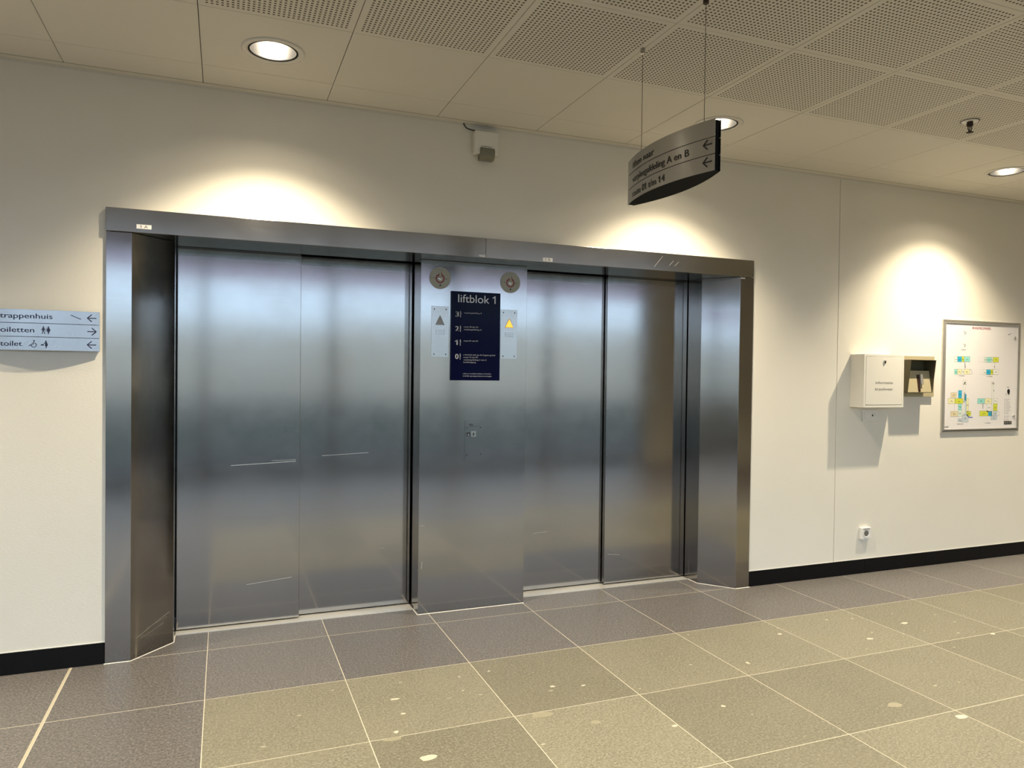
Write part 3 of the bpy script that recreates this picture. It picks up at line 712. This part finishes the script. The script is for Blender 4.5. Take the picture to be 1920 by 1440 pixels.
# ================================================================== INFORMATION CABINET
cx0, cx1, cz0, cz1, cd = 4.797, 5.1785, 1.212, 1.588, .12
e = empty('information_cabinet', ((cx0+cx1)/2, 0, cz0), label='white wall cabinet with lock, reading informatie brandweer', category='wall cabinet')
mb = MB(); w = .016
mb.box(cx0, cx1, -cd+.022, -.0002, cz0, cz1, 'cream')
for a in ((cx0, cx0+w, cz0, cz1), (cx1-w, cx1, cz0, cz1), (cx0+w, cx1-w, cz0, cz0+w), (cx0+w, cx1-w, cz1-w, cz1)): mb.box(a[0], a[1], -cd, -cd+.022, a[2], a[3], 'cream')
mb.build('cabinet_body', e)
mb = MB(); mb.box(cx0+w+.0022, cx1-w-.0022, -cd-.001, -cd+.018, cz0+w+.003, cz1-w-.002, 'cream'); cdoor = mb.build('cabinet_door', e, bevel=.0015)
mb = MB(); mb.lathe((4.988, -cd-.001, 1.536), [(1e-4, -.006), (.009, -.006), (.0125, -.004), (.0135, 0)], 'chrome', 'y', 24)
mb.box(4.984, 4.992, -cd-.0078, -cd-.0065, 1.524, 1.540, 'black'); mb.build('lock', cdoor)
mb = MB(); mp = onwall(-cd-.001)
mb.flat(text('informatie', 4.905, 1.379, .0185, 'grey_ink', 5.071)+text('brandweer', 4.902, 1.3335, .0185, 'grey_ink', 5.073), mp, .0006); mb.build('lettering', cdoor)

# ================================================================== KEY DEPOT
e = empty('key_depot', (5.37, 0, 1.284), label='tan metal key depot with dark sloping hood beside the white cabinet', category='key box')
mb = MB(); mb.box(5.225, 5.607, -.022, -.0002, 1.284, 1.588, 'keytan'); mb.build('back_plate', e, bevel=.001)
hx0, hx1 = 5.243, 5.497
hz0, hz1, dt, dbm = 1.316, 1.557, .125, .098
mb = MB(); t = .0035
side = [(-.022, hz0), (-.022, hz1), (-dt, hz1), (-dbm, hz0)]
mb.prism(side[::-1] if False else side, hx0, hx0+t, 'keydark', 'x'); mb.prism(side, hx1-t, hx1, 'keydark', 'x')
mb.box(hx0+t, hx1-t, -dt, -.022, hz1-t, hz1, 'keydark'); mb.box(hx0+t, hx1-t, -.026, -.022, hz0, hz1-t, 'keydark'); mb.box(hx0+t, hx1-t, -dbm, -.026, hz0, hz0+t, 'keydark')
mb.build('hood', e, bevel=.0008)
mb = MB(); mb.prism([(-dbm+.003, hz0+t), (-.058, hz0+t), (-.058, 1.478), (-.070, 1.478)], hx0+t+.001, hx1-t-.001, 'keytan', 'x'); kp = mb.build('front_panel', e, bevel=.001)
def kmap(u, v, d): k = (v-hz0)/(1.478-hz0); return (u, -dbm+.003+(dbm-.003-.070)*k-d, v)
mb = MB(); mb.flat(rect(5.356, 5.382, 1.328, 1.448, 'slot'), kmap, .0006); mb.flat(ell(5.369, 1.328, .013, .008, 'slot', 16), kmap, .0006); mb.build('key_slot', kp)
mb = MB(); v = []
for z in (1.378, 1.452):
    for d in (0, .016):
        for u in (5.380, 5.404): v.append(kmap(u, z, d))
mb.add(v, [(0, 1, 3, 2), (4, 6, 7, 5), (0, 4, 5, 1), (2, 3, 7, 6), (0, 2, 6, 4), (1, 5, 7, 3)], 'frame'); mb.build('latch', kp, bevel=.002)

# ================================================================== FRAMED EVACUATION PLAN
px0, px1, pz0, pz1 = 5.707, 6.579, 1.006, 1.874
e = empty('framed_floor_plan', ((px0+px1)/2, 0, pz0), label='large silver-framed fire alarm floor plan with coloured building sections', category='framed plan')
mb = MB(); w = .030
def fr(mb, a, b, c, d, w, y0, y1, mat):
    mb.box(a, b, y0, y1, c, c+w, mat); mb.box(a, b, y0, y1, d-w, d, mat); mb.box(a, a+w, y0, y1, c+w, d-w, mat); mb.box(b-w, b, y0, y1, c+w, d-w, mat)
fr(mb, px0, px1, pz0, pz1, .012, -.012, -.0002, 'frame'); fr(mb, px0+.012, px1-.012, pz0+.012, pz1-.012, .007, -.010, -.0002, 'frame'); fr(mb, px0+.019, px1-.019, pz0+.019, pz1-.019, .009, -.015, -.0002, 'frame')
mb.box(px0+.01, px1-.01, -.0126, -.0115, pz0+.0125, pz0+.0155, 'black')
mb.build('frame', e, bevel=.0012)
mb = MB(); mb.box(px0+.020, px1-.020, -.009, -.0003, pz0+.02, pz1-.02, 'paper'); sheet = mb.build('sheet', e)
mp = onwall(-.009)
RX = [(5.836,5.870,1.552,1.593,'mwhite'),(5.868,5.916,1.552,1.594,'mblue'),(5.915,5.942,1.553,1.595,'mlime'),(5.941,6.006,1.554,1.595,'mteal'),(5.778,5.837,1.554,1.591,None),
(5.837,5.871,1.456,1.495,'mteal'),(5.869,5.917,1.457,1.496,'mcream'),(5.916,5.945,1.457,1.496,'mwhite'),(5.944,6.004,1.458,1.497,'mcream'),
(6.167,6.197,1.554,1.593,'mmint'),(6.196,6.246,1.554,1.594,'mteal'),(6.244,6.268,1.555,1.595,'mmint'),(6.267,6.332,1.556,1.595,'mlime'),
(6.160,6.195,1.456,1.496,'mwhite'),(6.194,6.242,1.457,1.497,'mblue'),(6.241,6.271,1.457,1.497,'mlime'),(6.270,6.332,1.458,1.498,'mwhite'),
(5.886,5.925,1.273,1.332,'mblue'),(5.805,5.866,1.276,1.315,'mtan'),(5.776,5.852,1.230,1.270,'mcream'),(5.850,5.940,1.230,1.269,'mlime'),(5.887,5.926,1.180,1.230,'mteal'),
(5.807,5.887,1.131,1.171,'mtan'),(5.886,5.931,1.131,1.181,'mmint'),(5.943,5.962,1.140,1.385,'mwhite'),(5.936,5.976,1.380,1.411,'mwhite'),(5.962,5.979,1.14,1.25,'mgrey'),(5.979,6.002,1.166,1.269,'mcream'),
(5.955,5.976,1.253,1.302,'mblue'),(5.980,6.030,1.133,1.170,'mlime'),(5.934,6.001,1.086,1.141,'mgrey'),(5.886,5.935,1.091,1.115,'mgrey'),
(6.262,6.278,1.131,1.385,'mwhite'),(6.254,6.285,1.383,1.400,'mwhite'),(6.100,6.183,1.229,1.269,'mteal'),(6.182,6.263,1.228,1.269,'mcream'),(6.279,6.330,1.228,1.269,'mwhite'),(6.281,6.327,1.170,1.228,'mlime'),
(6.209,6.253,1.164,1.228,'mwhite'),(6.127,6.225,1.131,1.172,'mlime'),(6.224,6.268,1.130,1.168,'mblue'),(6.278,6.326,1.130,1.171,'mgrey'),(6.256,6.326,1.101,1.131,'mgrey'),
(6.420,6.477,1.289,1.367,None),(5.867,5.999,1.755,1.796,None),(5.870,6.002,1.657,1.699,None),(6.100,6.167,1.556,1.592,None),(6.13,6.160,1.458,1.495,None),(6.205,6.217,1.09,1.11,None)]
mb = MB(); rnd = random.Random(3)
for a, b, c, d, m in RX:
    if m: mb.flat(rect(a, b, c, d, m), mp, .0004)
    mb.flat(stroke([(a, c), (b, c), (b, d), (a, d), (a, c)], .0011, 'grey_ink' if m else 'mgrey'), mp, .0006)
mb.flat(ell(5.897, 1.250, .024, .024, 'mlime', 20), mp, .0005)
mb.flat(poly([(5.934, 1.115), (6.001, 1.115), (6.001, 1.135), (5.975, 1.155), (5.950, 1.155)], 'mgrey')+poly([(5.978, 1.148), (6.006, 1.118), (6.052, 1.118), (6.052, 1.125), (6.010, 1.126), (5.985, 1.150)], 'mnavy'), mp, .0005)
mb.flat(stroke([(6.004, 1.494), (6.024, 1.494), (6.035, 1.462), (6.008, 1.458)], .0016, 'grey_ink')+stroke([(5.953, 1.552), (5.953, 1.498)], .004, 'grey_ink')+stroke([(6.287, 1.553), (6.287, 1.50)], .002, 'grey_ink'), mp, .0005)
mb.flat(stroke([(5.846, 1.228), (5.846, 1.172)], .0012, 'grey_ink')+stroke([(6.163, 1.228), (6.163, 1.19)], .006, 'grey_ink')+stroke([(6.33, 1.168), (6.352, 1.16), (6.355, 1.135), (6.33, 1.13)], .0014, 'grey_ink'), mp, .0005)
mb.build('coloured_plans', sheet)
mb = MB()
for a, b, c, d, m in RX:
    if not m or b-a < .022 or m == 'mwhite' and d-c > .1: continue
    cx_, cz_ = (a+b)/2, (c+d)/2
    for k in range(2): mb.flat(ell(cx_-.005+k*.011, cz_-.002+rnd.uniform(-.003, .003), .0026, .0052, 'ink', 8), mp, .0008)
for x, z in ((5.940, 1.784), (5.955, 1.777), (5.945, 1.768), (5.938, 1.688), (5.953, 1.682), (5.944, 1.672), (5.956, 1.395), (5.952, 1.245), (5.956, 1.31), (6.283, 1.385), (6.285, 1.33), (5.953, 1.53), (5.957, 1.515), (6.285, 1.52)):
    mb.flat(rect(x-.0035, x+.0035, z-.004, z+.004, 'ink'), mp, .0008)
mb.build('plan_symbols', sheet)
mb = MB()
mb.flat(text('BRANDMELDPANEEL', 6.026, 1.809, .0185, 'mred', 6.237, .0012), mp, .0005)
mb.build('title_lettering', sheet)
mb = MB()
for t, x, z in (('dakopbouw', 5.905, 1.644), ('2e verdieping', 5.885, 1.443), ('3e verdieping', 6.200, 1.441), ('begane grond', 5.880, 1.070), ('1e verdieping', 6.190, 1.073)):
    mb.flat(text(t, x, z, .0065, 'grey_ink', x+(.055 if t[0] == 'd' else .063), .0006), mp, .0005)
for i in range(14):
    z = 1.262-i*.0125-(.01 if i > 9 else 0); mb.flat(rect(6.412, 6.418, z-.002, z+.002, 'ink')+rect(6.428, 6.428+rnd.uniform(.03, .06), z-.0008, z+.0008, 'grey_ink'), mp, .0005)
mb.build('legend', sheet)
mb = MB(); mb.flat(text('chubb', 5.7395, 1.0465, .011, 'navy_ink', 5.786, .001), mp, .0005); mb.build('maker_mark', sheet)
mb = MB(); mb.flat(ell(6.455, 1.326, .016, .019, 'ink', 20)+ell(6.458, 1.308, .012, .010, 'grey_ink', 16)+rect(6.437, 6.458, 1.356, 1.361, 'grey_ink')+rect(6.428, 6.432, 1.296, 1.312, 'grey_ink'), mp, .0006)
mb.flat(rect(6.409, 6.500, 1.061, 1.087, 'ink'), mp, .0005)
for x in (6.417, 6.443, 6.472): mb.flat(rect(x, x+.02, 1.066, 1.082, 'grey_ink'), mp, .0008)
mb.flat(stroke([(6.436, 1.776), (6.462, 1.784)], .004, 'ink')+stroke([(6.462, 1.784), (6.482, 1.789)], .0014, 'grey_ink'), mp, .0006)
mb.build('key_symbols', sheet)
for x, z in ((6.512, 1.753), (6.516, 1.128)):
    mb = MB(); mb.lathe((x, -.009, z), [(1e-4, -.010), (.008, -.009), (.012, -.004), (.012, 0)], 'chrome', 'y', 20); mb.build('fixing_knob', e)

# ================================================================== SOCKET, SWITCH
e = empty('wall_socket', (4.94, 0, .25), label='white wall socket low on the wall right of the vertical joint', category='socket')
mb = MB(); mb.box(4.905, 5.000, -.024, -.0002, .252, .336, 'white_gloss'); mb.build('housing', e, bevel=.003)
mb = MB(); mb.lathe((4.9525, -.024, .294), [(.029, -.0025), (.024, -.0025), (.0215, 0), (.0205, .0)], 'white_gloss', 'y', 28)
mb.build('socket_rim', e)
mb = MB(); mb.lathe((4.9525, -.024, .294), [(.0215, -.0006), (1e-4, -.0006)], 'grey_ink', 'y', 28, False); mb.flat(ell(4.944, .294, .003, .003, 'ink', 10)+ell(4.961, .294, .003, .003, 'ink', 10)+rect(4.95, 4.955, .308, .314, 'chrome')+rect(4.95, 4.955, .274, .280, 'ink'), onwall(-.0248), .0005); mb.build('socket_well', e)
mb = MB(); mb.box(4.922, 4.985, -.0255, -.024, .3235, .3275, 'grey_ink'); mb.build('label_strip', e)
e = empty('switch_plate', (4.98, 0, 1.107), label='flat cream double switch and outlet plate just below the information cabinet', category='switch')
mb = MB(); mb.box(4.910, 5.055, -.009, -.0002, 1.107, 1.187, 'cream'); plate = mb.build('cover_plate', e, bevel=.003)
mb = MB(); mb.box(4.9225, 4.977, -.0135, -.009, 1.1195, 1.1745, 'cream'); mb.build('rocker', plate, bevel=.002)
mb = MB(); mb.box(4.985, 5.042, -.0105, -.009, 1.1195, 1.1765, 'cream'); mb.flat(rect(5.000, 5.0125, 1.141, 1.155, 'ink')+rect(5.028, 5.033, 1.143, 1.147, 'grey_ink')+rect(5.028, 5.033, 1.154, 1.158, 'grey_ink')+stroke([(5.003, 1.165), (5.026, 1.163)], .0015, 'grey_ink'), onwall(-.0105), .0004); mb.build('outlet', plate, bevel=.001)
